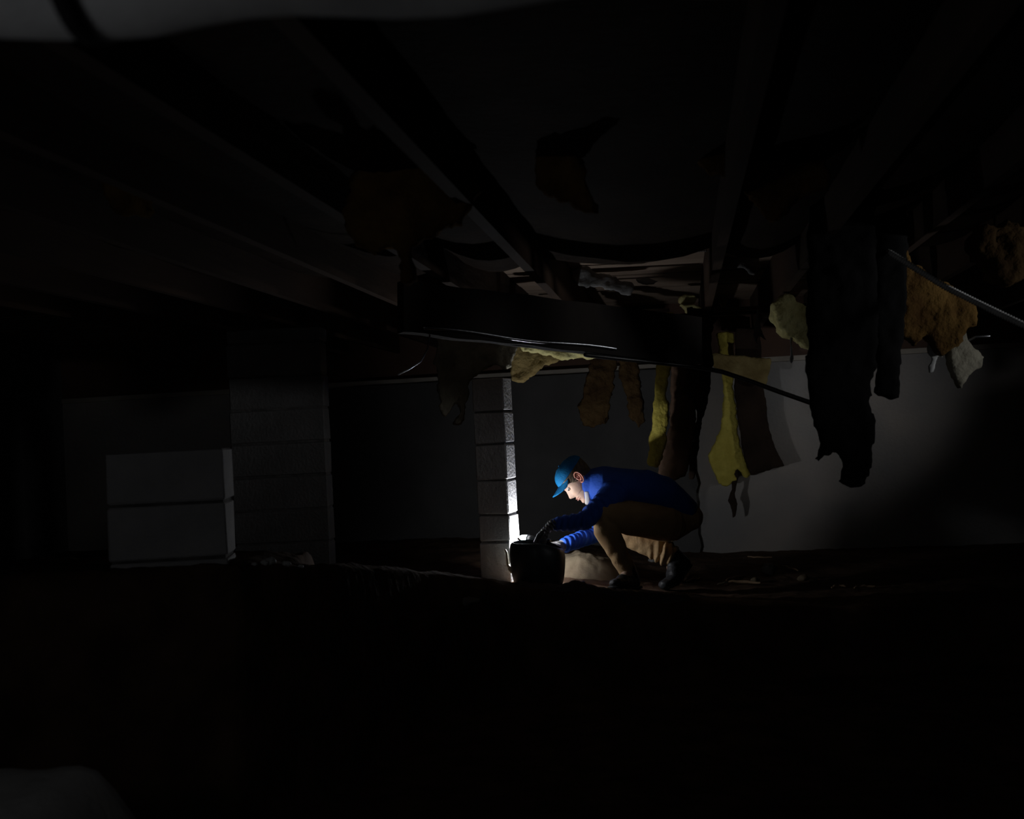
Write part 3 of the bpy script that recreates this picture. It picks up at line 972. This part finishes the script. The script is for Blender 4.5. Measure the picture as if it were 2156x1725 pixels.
# head frame
E = J(1215, 1008, 6.695)                      # between the ears
HS = 1.06
yaw = math.radians(10)                        # a little towards the camera
u0 = Vector((-0.79, 0, 0.615)).normalized()
f0 = Vector((-0.615, 0, -0.79)).normalized()
f0 = (f0 * math.cos(yaw) + Vector((0, -1, 0)) * math.sin(yaw)).normalized()
u0 = (u0 - f0 * u0.dot(f0)).normalized()
s0 = u0.cross(f0)                             # lateral, away from / towards camera
HM = Matrix((f0, s0, u0)).transposed()        # local (forward, side, up) -> world
LEV = [(-.122, .070, .045, .012), (-.118, .080, .030, .024), (-.110, .088, .012, .036), (-.095, .0905, -.022, .047), (-.075, .091, -.050, .054), (-.055, .091, -.068, .060), (-.03, .090, -.083, .066),
       (0, .0885, -.094, .0705), (.03, .0925, -.100, .074), (.06, .093, -.103, .075), (.085, .081, -.095, .070), (.103, .060, -.072, .055), (.113, .035, -.045, .035), (.118, .010, -.018, .010)]
LZ = np.array([l[0] for l in LEV])


def lev(z, k):
    return float(np.interp(z, LZ, [l[k] for l in LEV]))


def slev(z, k):
    return (lev(z - .008, k) + lev(z - .004, k) + 2 * lev(z, k) + lev(z + .004, k) + lev(z + .008, k)) / 6


def g(d, s):
    return math.exp(-(d / s) ** 2)


def headpt(th, z, off=0.0, feat=True):
    """point of the head at angle th from the front, height z above the ear canal"""
    Fz, Bz, Wz = slev(z, 1) + off, slev(z, 2) - off, slev(z, 3) + off
    cx = 0.35 * Fz + 0.65 * Bz if z < -.05 else (Fz + Bz) / 2 + .004
    c, s = math.cos(th), math.sin(th)
    ex = 0.80
    rx = (Fz - cx) if c > 0 else (cx - Bz)
    x = cx + math.copysign(abs(c) ** ex, c) * rx
    y = math.copysign(abs(s) ** ex, s) * Wz
    if feat and c > 0:
        fr = sstep(0.0, 0.5, c)
        # nose
        nz = float(np.interp(z, [-.052, -.046, -.036, -.028, -.010, .008, .022, .035], [0, .012, .027, .030, .020, .010, .003, 0]))
        ns = float(np.interp(z, [-.05, -.03, .0, .03], [.0155, .0145, .0105, .010]))
        x += nz * g(y, ns)
        x += .006 * g(z + .0635, .005) * g(y, .022) + .006 * g(z + .0745, .0055) * g(y, .020)      # lips
        x -= .0035 * g(z + .069, .0028) * g(y, .024)                                               # mouth line
        x -= .004 * g(z + .086, .006) * g(y, .024)
        x += .007 * g(z + .106, .012) * g(y, .020)                                                # chin
        x -= .011 * g(z - .010, .011) * (g(y - .031, .016) + g(y + .031, .016))                    # eye sockets
        x += .005 * g(z - .030, .009) * g(y, .045)                                                # brow
        x += .004 * g(z + .022, .014) * (g(y - .046, .016) + g(y + .046, .016))                    # cheekbones
    return Vector((x, y, z))


def HW(v):
    return E + HM @ (Vector(v) * HS)


body = MB()
vv, ff = [], []
NL, NA = 130, 140
zs = [-.122 + .24 * i / NL for i in range(NL + 1)]
for z in zs:
    for j in range(NA):
        vv.append(HW(headpt(2 * math.pi * j / NA, z)))
for i in range(NL):
    for j in range(NA):
        ff.append((i * NA + j, i * NA + (j + 1) % NA, (i + 1) * NA + (j + 1) % NA, (i + 1) * NA + j))
ff.append(tuple(reversed(range(NA))))
ff.append(tuple(NL * NA + j for j in range(NA)))
body.add(vv, ff)
Y = AX[1]
nkb = HW((-.035, 0, -.045))
body.sweep([HW((-.02, 0, 0)), nkb, nk.lerp(nkb, .3), nk], [.060, .060, .062, .070], 24, up=Y)
body.sweep([nk + Vector((-.01, 0, -.02)), ches, ches.lerp(pel, .5), pel], [(.10, .07), (.165, .105), (.145, .095), (.15, .10)], 28, up=Y)
for sh, el, wr in ((nSh, nEl, nWr), (fSh, fEl, fWr)):
    body.sweep([ches.lerp(sh, .5), sh, sh.lerp(el, .5), el, el.lerp(wr, .4), wr], [.06, .055, .046, .038, .036, .027], 18, up=Y)
for hp, kn, an in ((nHip, nKn, nAn), (fHip, fKn, fAn)):
    body.sweep([hp, hp.lerp(kn, .5), kn, kn.lerp(an, .3), an], [.085, .072, .052, .054, .036], 18, up=Y)


def hand(mb, wr, kn, nrm, scale, curls, inflate=0.0, thumb=(0.5, 0.35), side=1, spread=.12):
    """palm from wrist wr to knuckles kn; nrm = the way the palm faces; curls = bend of each finger in degrees (3 joints)"""
    d = (kn - wr).normalized()
    nrm = (nrm - d * nrm.dot(d)).normalized()
    s = d.cross(nrm) * side                       # towards the thumb
    L = (kn - wr).length
    hw = .040 * scale
    # palm: four bones side by side
    kn_pts = []
    for k in range(4):
        o = (1.5 - k) / 1.5 * hw * .78
        kp = kn + s * o - d * (.006 * abs(k - 1.2)) * scale
        kn_pts.append(kp)
        mb.sweep([wr + s * (o * .45), wr.lerp(kp, .5) + s * (o * .12), kp], [.0165 * scale + inflate, .016 * scale + inflate, .0125 * scale + inflate], 12, up=nrm)
    lens = (.043, .048, .045, .035)
    for k in range(4):
        base = kn_pts[k]
        a = 0.0
        p = base
        pts, rad = [base], [.0105 * scale + inflate]
        dd = (d + s * ((1.5 - k) / 1.5 * spread)).normalized()
        for q in range(3):
            a += math.radians(curls[k][q])
            seg = lens[k] * (1, .62, .48)[q] * scale
            p = p + (dd * math.cos(a) + nrm * math.sin(a)) * seg
            pts.append(p)
            rad.append((.0098, .0088, .0074)[q] * scale + inflate)
        mb.sweep(pts, rad, 12, up=s)
    # thumb from the side of the palm near its base
    tb = wr.lerp(kn, .28) + s * (hw * .62) + nrm * .006
    a, b = thumb
    d1 = (d * .72 + s * a + nrm * b).normalized()
    d2 = (d * .85 + s * (a * .2) + nrm * (b * 1.1)).normalized()
    p1 = tb + d1 * .040 * scale
    p2 = p1 + d2 * .030 * scale
    p3 = p2 + d2 * .024 * scale
    mb.sweep([tb, p1, p2, p3], [.0145 * scale + inflate, .0122 * scale + inflate, .0108 * scale + inflate, .0088 * scale + inflate], 12, up=nrm)


nKnk = J(1136, 1130, 6.40)
fKnk = J(1160, 1150, 6.60)
hn = dict(nrm=Vector((.55, -.25, -.75)), curls=[(20, 45, 35), (18, 40, 30), (16, 36, 30), (14, 34, 28)], thumb=(.55, .6), side=1)
hf = dict(nrm=Vector((-.2, .1, -1)), curls=[(28, 20, 15), (30, 22, 15), (32, 24, 18), (36, 26, 20)], thumb=(.6, .3), side=1, spread=.05)
hand(body, nWr, nKnk, hn['nrm'], .97, hn['curls'], -.001, hn['thumb'], hn['side'])
hand(body, fWr, fKnk, hf['nrm'], .97, hf['curls'], -.001, hf['thumb'], hf['side'], .05)
for an, d in ((nAn, Vector((-.02, -.05, -.03))), (fAn, Vector((-.02, -.02, -.10)))):
    body.sweep([an, an + d * .6, an + d], [.036, .036, .028], 14, up=Y)
bme = remeshed(body, .0038, 1, .4)
link('body', bme, M['skin'], man)

# ears: rim, bowl and lobe
for sd in (1, -1):
    mb = MB()
    c = headpt(sd * math.radians(98), -.002)
    out = Vector((0, sd, 0))

    def ep(a, r=1.0, o=.014):
        """point on the ear's outline: a degrees from the top, leaning back"""
        q = math.radians(a)
        x = .002 - .018 * math.sin(q) * r - .006 * math.cos(q)
        z = .0 + .033 * math.cos(q) * r
        return HW(Vector((x, c.y + sd * (o - .002), z + .002)))
    rim = [ep(a, 1.0, .010 + .012 * sstep(-60, 60, a) * (1 - .4 * sstep(150, 200, a))) for a in range(-60, 196, 15)]
    mb.sweep(rim, [.0042 * HS] * len(rim), 10, up=HM @ out)
    anti = [ep(a, .62, .011) for a in range(-20, 171, 20)]
    mb.sweep(anti, [.0040 * HS] * len(anti), 10, up=HM @ out)
    lobe = ep(200, .86, .011)
    mb.ball(lobe, (HM @ Vector((1, 0, 0)), HM @ Vector((0, 1, 0)), HM @ Vector((0, 0, 1))), (.0085, .005, .0095), 10)
    mb.sweep([ep(-75, .75, .006), ep(-110, .5, .008)], [.005, .005], 10, up=HM @ out)
    # the bowl behind the rim
    mb.ball(HW(Vector((-.002, c.y + sd * .004, 0.0))), (HM @ Vector((1, 0, 0)), HM @ Vector((0, 1, 0)), HM @ Vector((0, 0, 1))), (.017, .006, .028), 12)
    e = link('ear', remeshed(mb, .0017, 2), M['ear'], man)

# eyes, brows, lips
for sd in (1, -1):
    ec = Vector((.078, sd * .031, .009))
    MB().ball(HW(ec), [HM @ a for a in AX], (.0125 * HS, .0125 * HS, .0115 * HS), 12).build('eyeball', M['eyewhite'], man)
    MB().ball(HW(ec + Vector((.0075, sd * .002, -.004))), [HM @ a for a in AX], (.0065 * HS, .0065 * HS, .006 * HS), 10).build('iris', M['eye'], man)
    lid = MB()
    pts = []
    for k in range(9):
        q = -1 + 2 * k / 8
        pts.append(HW(ec + Vector((.0122 * math.cos(q * 1.05), .0135 * math.sin(q * 1.05), .001 - .003 * math.cos(q * 1.4)))))
    lid.sweep(pts, [.0012, .0018, .002, .0022, .0022, .0022, .002, .0018, .0012], 8, up=HM @ AX[2])
    lid.build('eyelashes', M['hair'], man)
    pts = [HW(headpt(sd * a, .030 + .004 * math.sin((a - .1) * 2.6)) + Vector((.0015, 0, 0))) for a in np.linspace(.13, .72, 9)]
    MB().sweep(pts, [(.0022, .0014)] + [(.0042, .0024)] * 7 + [(.002, .0014)], 8, up=HM @ AX[2]).build('eyebrow', M['hair'], man)
for z, r in ((-.0635, .0030), (-.0748, .0036)):
    pts = [HW(headpt(a, z + .0012 * abs(a) * (1 if z < -.07 else -1)) - Vector(HM @ Vector((.0018, 0, 0)))) for a in np.linspace(-.46, .46, 13)]
    MB().sweep(pts, [r * (1 - .75 * abs(i / 6 - 1) ** 2) + .0006 for i in range(13)], 8, up=HM @ AX[2]).build('lip', M['lip'], man)

# hair: sides and back below the cap
vv, ff = [], []
TH = [math.radians(a) for a in range(50, 311, 4)]
ZN = 14
for lay in (0, 1):
    for th in TH:
        a = abs(math.degrees(math.pi - th))              # 0 at the back, 130 at the temple
        low = float(np.interp(a, [0, 55, 76, 84, 96, 108, 120, 130], [-.070, -.050, -.020, .012, -.008, .002, .022, .036]))
        for k in range(ZN + 1):
            z = low + (.066 - low) * k / ZN
            off = (.0048 + .0012 * math.sin(th * 90)) * min(1, k / 2.5) if lay == 0 else -.002
            vv.append(HW(headpt(th, z, off, False)))
nl = len(TH) * (ZN + 1)
for lay in (0, 1):
    for i in range(len(TH) - 1):
        for k in range(ZN):
            a = lay * nl + i * (ZN + 1) + k
            ff.append((a, a + 1, a + ZN + 2, a + ZN + 1))
MB().add(vv, ff).build('hair', M['hair'], man)

# cap: six panels, band, button, curved visor
cap = None
vv, ff = [], []
NA, NZc = 96, 22
for lay in (0, 1):
    for k in range(NZc + 1):
        t = k / NZc
        for j in range(NA):
            th = 2 * math.pi * j / NA
            off = (.0075 if lay == 0 else .0045)
            z = .055 + t * .0615
            p = headpt(th, min(z, .1165), off, False)
            rise = .004 * sstep(0, .8, t) * (0.55 + .45 * max(0, math.cos(th)))       # the stiff high front
            p.z += rise * sstep(0, 1, t) + (.002 if lay == 0 else 0)
            seam = min(abs(((th / (math.pi / 3)) % 1) - 0), abs(((th / (math.pi / 3)) % 1) - 1))
            if lay == 0:
                p.x *= 1 - .012 * g(seam, .035)
                p.y *= 1 - .012 * g(seam, .035)
            vv.append(HW(p))
nl = (NZc + 1) * NA
for lay in (0, 1):
    for k in range(NZc):
        for j in range(NA):
            a, b = lay * nl + k * NA + j, lay * nl + k * NA + (j + 1) % NA
            ff.append((a, b, b + NA, a + NA))
    ff.append(tuple(lay * nl + NZc * NA + j for j in range(NA)))
for j in range(NA):
    a, b = j, (j + 1) % NA
    ff.append((a, b, nl + b, nl + a))
cap = MB().add(vv, ff).build('cap', M['cap'], man)
MB().ball(HW((0.0, 0, .1235)), [HM @ a for a in AX], (.008, .008, .005), 8).build('button', M['cap'], cap)
vv, ff = [], []
NV, NR = 28, 10
for lay in (0, 1):
    for i in range(NV + 1):
        a = math.radians(-66 + 132 * i / NV)
        base = headpt(a, .056, .0075, False)
        for r in range(NR + 1):
            t = r / NR
            ext = .066 * math.cos(a * 1.12) ** .55 if abs(a * 1.12) < math.pi / 2 else 0
            x = base.x + ext * t
            y = base.y * (1 - .06 * t)
            z = .059 - .003 * t - 5.6 * y * y * (0.35 + .65 * t) - (.0035 if lay else 0)
            vv.append(HW((x, y, z)))
nl = (NV + 1) * (NR + 1)
for lay in (0, 1):
    for i in range(NV):
        for r in range(NR):
            a = lay * nl + i * (NR + 1) + r
            ff.append((a, a + 1, a + NR + 2, a + NR + 1))
ed = [i * (NR + 1) + NR for i in range(NV + 1)]
for a, b in zip(ed[:-1], ed[1:]):
    ff.append((a, b, nl + b, nl + a))
MB().add(vv, ff).build('visor', M['cap'], cap)

# jacket
jk = MB()
neck_c = J(1246, 1016, 6.695)
jk.sweep([J(1240, 1018, 6.695), J(1262, 1020, 6.695), J(1300, 1030, 6.695), J(1350, 1036, 6.69), J(1400, 1054, 6.69), J(1432, 1074, 6.69)],
         [(.085, .085), (.165, .112), (.205, .128), (.20, .138), (.19, .135), (.175, .11)], 40, up=Y)
for sh, el, wr, side in ((nSh, nEl, nWr, 0), (fSh, fEl, fWr, 1)):
    end = el.lerp(wr, .86 if side == 0 else .90)
    jk.sweep([ches.lerp(sh, .55), sh, sh.lerp(el, .35), el, el.lerp(end, .5), end], [.085, .078, .064, .054, .050, .043 if side else .038], 24, up=Y)
jme = remeshed(jk, .0045, 6)


def seg_t(p, a, b):
    d = b - a
    t = max(0, min(1, (p - a).dot(d) / d.length_squared))
    return t, (p - (a + d * t)).length


def folds(c):
    r = 0.006 * fbm(c, 7.0, 3)
    for (a, b, amp, wl, tw) in ((fEl, fWr, .0075, .034, 2.0), (fSh, fEl, .006, .05, 2.0), (nEl, nWr, .0045, .036, 2.5), (nSh, nEl, .006, .05, 2.0)):
        t, d = seg_t(c, a, b)
        if d < .085:
            s = (b - a).length * t + .02 * noise.noise(c * 9) + .25 * (c.z - (a.lerp(b, t)).z)
            k = math.sin(2 * math.pi * s / wl)
            r += amp * (abs(k) ** .6 * math.copysign(1, k)) * sstep(.085, .05, d) * (0.55 + .6 * noise.noise(c * 14)) * sstep(1.0, .88, t)
    # gathered cloth across the back
    r += 0.006 * math.sin(60 * (c.x + .6 * c.z) + 5 * noise.noise(c * 5)) * sstep(J(1330, 1000, 6.6).x, J(1430, 1000, 6.6).x, c.x) * .6
    return r


displace(jme, folds)
jk_o = link('jacket', jme, M['jacket'], man)
# stand-up collar, open at the throat, and a sleeve cuff
cv = (neck_c - J(1225, 1012, 6.695)).normalized()
mb = MB()
vv, ff = [], []
cax = (J(1222, 1020, 6.695) - J(1258, 1016, 6.695)).normalized()
ca = Vector((0, 1, 0))
cb = cax.cross(ca).normalized()
if cb.z < 0:
    cb = -cb
CNT = 40
for lay in (0, 1):
    for i in range(CNT + 1):
        q = math.radians(-90 + 26 + (360 - 52) * i / CNT)     # gap at the throat (below)
        for k in range(7):
            t = k / 6
            rr = (.088 - .012 * t + .004 * math.sin(5 * q)) - (.006 if lay else 0)
            c = J(1246, 1020, 6.695) + cax * (.055 * t) + Vector((0, 0, -.01 * t))
            vv.append(c + ca * (rr * .95 * math.cos(q)) + cb * (rr * 1.12 * math.sin(q)))
nl = (CNT + 1) * 7
for lay in (0, 1):
    for i in range(CNT):
        for k in range(6):
            a = lay * nl + i * 7 + k
            ff.append((a, a + 1, a + 8, a + 7))
for i in range(CNT):
    a = i * 7 + 6
    ff.append((a, a + 7, nl + a + 7, nl + a))
mb.add(vv, ff).build('collar', M['jacket'], jk_o)
# white undershirt neckband at the throat
pts = []
for i in range(13):
    q = math.radians(-165 + 150 * i / 12)
    pts.append(J(1237, 1026, 6.695) + ca * (.066 * math.cos(q)) + cb * (.098 * math.sin(q)) + cax * .01)
MB().sweep(pts, [(.016, .007)] * 13, 10, up=cax).build('undershirt', M['shirt'], man)

# trousers
tk = MB()
tk.sweep([J(1450, 1090, 6.69), J(1424, 1092, 6.69), J(1388, 1086, 6.69), J(1356, 1068, 6.69)], [(.155, .085), (.19, .135), (.185, .125), (.15, .08)], 36, up=Y)
for hp, kn, an, cut, rr in ((nHip, nKn, nAn, .97, (.112, .100, .080, .074, .062, .055)), (fHip, fKn, fAn, .90, (.112, .100, .084, .078, .070, .074))):
    end = kn.lerp(an, cut)
    tk.sweep([hp, hp.lerp(kn, .55), kn, kn.lerp(an, .25), kn.lerp(an, .6), end], list(rr), 26, up=Y)
tme = remeshed(tk, .0045, 5)


def tfolds(c):
    r = 0.005 * fbm(c, 8.0, 3)
    t, d = seg_t(c, fKn, fAn)
    if d < .12:
        k = math.sin(2 * math.pi * (t * (fAn - fKn).length + .3 * (c.z - fKn.lerp(fAn, t).z) + .015 * noise.noise(c * 10)) / .042)
        r += .010 * k * sstep(.60, .85, t) * (.6 + .7 * noise.noise(c * 16))
        r += .005 * noise.noise(c * 26)
    t, d = seg_t(c, nKn, nAn)
    if d < .12:
        k = math.sin(2 * math.pi * (t * (nAn - nKn).length * .55 + .5 * (c.x - nKn.lerp(nAn, t).x) + .02 * noise.noise(c * 8)) / .045)
        r += .007 * k * sstep(.45, .8, t) * (.5 + .8 * noise.noise(c * 12))
    return r


displace(tme, tfolds)
link('trousers', tme, M['trousers'], man)

# gloves with a gathered wrist
for wr, kn, h, el in ((nWr, nKnk, hn, nEl), (fWr, fKnk, hf, fEl)):
    mb = MB()
    hand(mb, wr, kn, h['nrm'], 1.0, h['curls'], .0022, h['thumb'], h['side'], h.get('spread', .12))
    ds = (wr - kn).normalized()
    ex = .035 if wr is nWr else .004
    q = wr + (el - wr).normalized() * ex
    mb.sweep([wr.lerp(kn, .45), wr, q], [(.036, .022), (.036, .029), (.038, .034)], 20, up=ds.cross(h['nrm']).normalized())
    gme = remeshed(mb, .0022, 2)
    wr_, kn_, el_ = wr.copy(), kn.copy(), el.copy()

    def rib(c, wr=wr_, kn=kn_, el=el_):
        d = (kn - wr).normalized()
        s = (c - wr).dot(d)
        return .0034 * math.sin(2 * math.pi * (s + .006 * noise.noise(c * 40)) / .0165) * sstep(.080, .055, s) * sstep(-.06, -.03, s)
    displace(gme, rib)
    link('glove', gme, M['glove'], man)

# boots
for an, kn, toe, heel, nm in ((nAn, nKn, J(1296, 1226, 6.31), J(1334, 1224, 6.50), 0), (fAn, fKn, J(1404, 1236, 6.62), J(1448, 1190, 6.72), 1)):
    mb = MB()
    shaft = an.lerp(kn, .30)
    dn = (toe - heel)
    L = dn.length
    d = dn.normalized()
    if nm == 0:
        up = Vector((0, 0, 1))
        sd = d.cross(up).normalized()
        heel_g = Vector((heel.x, heel.y, ground(heel.x, heel.y, False) + .045))
        toe_g = Vector((toe.x, toe.y, ground(toe.x, toe.y, False) + .038))
        mb.sweep([an.lerp(kn, .16), an + Vector((0, 0, .01)), heel_g], [.045, .048, (.042, .040)], 22, up=sd)
        mb.sweep([heel_g, heel_g.lerp(toe_g, .35) + Vector((0, 0, .02)), heel_g.lerp(toe_g, .75), toe_g], [(.038, .042), (.042, .048), (.048, .036), (.040, .030)], 22, up=sd)
        sole_line = [heel_g - d * .035 - Vector((0, 0, .030)), heel_g.lerp(toe_g, .4) - Vector((0, 0, .032)), heel_g.lerp(toe_g, .75) - Vector((0, 0, .028)), toe_g + d * .025 - Vector((0, 0, .020))]
        sup = sd
    else:
        # standing on its toes, heel lifted, sole facing back
        back = Vector((d.z, 0, -d.x)) * -1
        if back.x < 0:
            back = -back
        sd = d.cross(back).normalized()
        ball = J(1416, 1222, 6.64)
        tip = J(1398, 1238, 6.60)
        tip.z = ground(tip.x, tip.y, False) + .028
        mb.sweep([an.lerp(kn, .14), an, an.lerp(heel, .55)], [.052, .057, .046], 22, up=sd)
        mb.sweep([heel.lerp(an, .25), an.lerp(ball, .45) + back * .01, ball, tip], [(.040, .046), (.044, .050), (.049, .040), (.040, .028)], 22, up=sd)
        sole_line = [heel + back * .012, heel.lerp(ball, .4) + back * .022, ball + back * .034, tip + Vector((.01, 0, -.022))]
        sup = sd
    bo = link('boot', remeshed(mb, .0035, 4), M['boot'], man)
    displace(bo.data, lambda c: .004 * fbm(c, 16, 3))
    mb = MB().sweep(sole_line, [(.042, .012), (.040, .011), (.050, .012), (.042, .012)], 18, up=sup)
    link('sole', remeshed(mb, .004, 2), M['sole'], bo)

# ------------------------------------------------------------------ groups of things that repeat
GR = {'hanging_insulation': 'insulation batts hanging from the joists', 'block_pier': 'concrete block piers', 'stick': 'sticks littering the earth bench',
      'stone': 'stones on the earth', 'rubble_flake': 'rubble flakes on the bench edge', 'black_plastic_drape': 'black plastic drapes',
      'grey_paper_facing': 'grey paper facings between the joists', 'torn_white_plastic': 'torn pale plastic scraps', 'armoured_cable': 'ribbed metal cables'}
for o in SC.objects:
    b = o.name.split('.')[0]
    if o.parent is None and b in GR:
        o['group'] = GR[b]
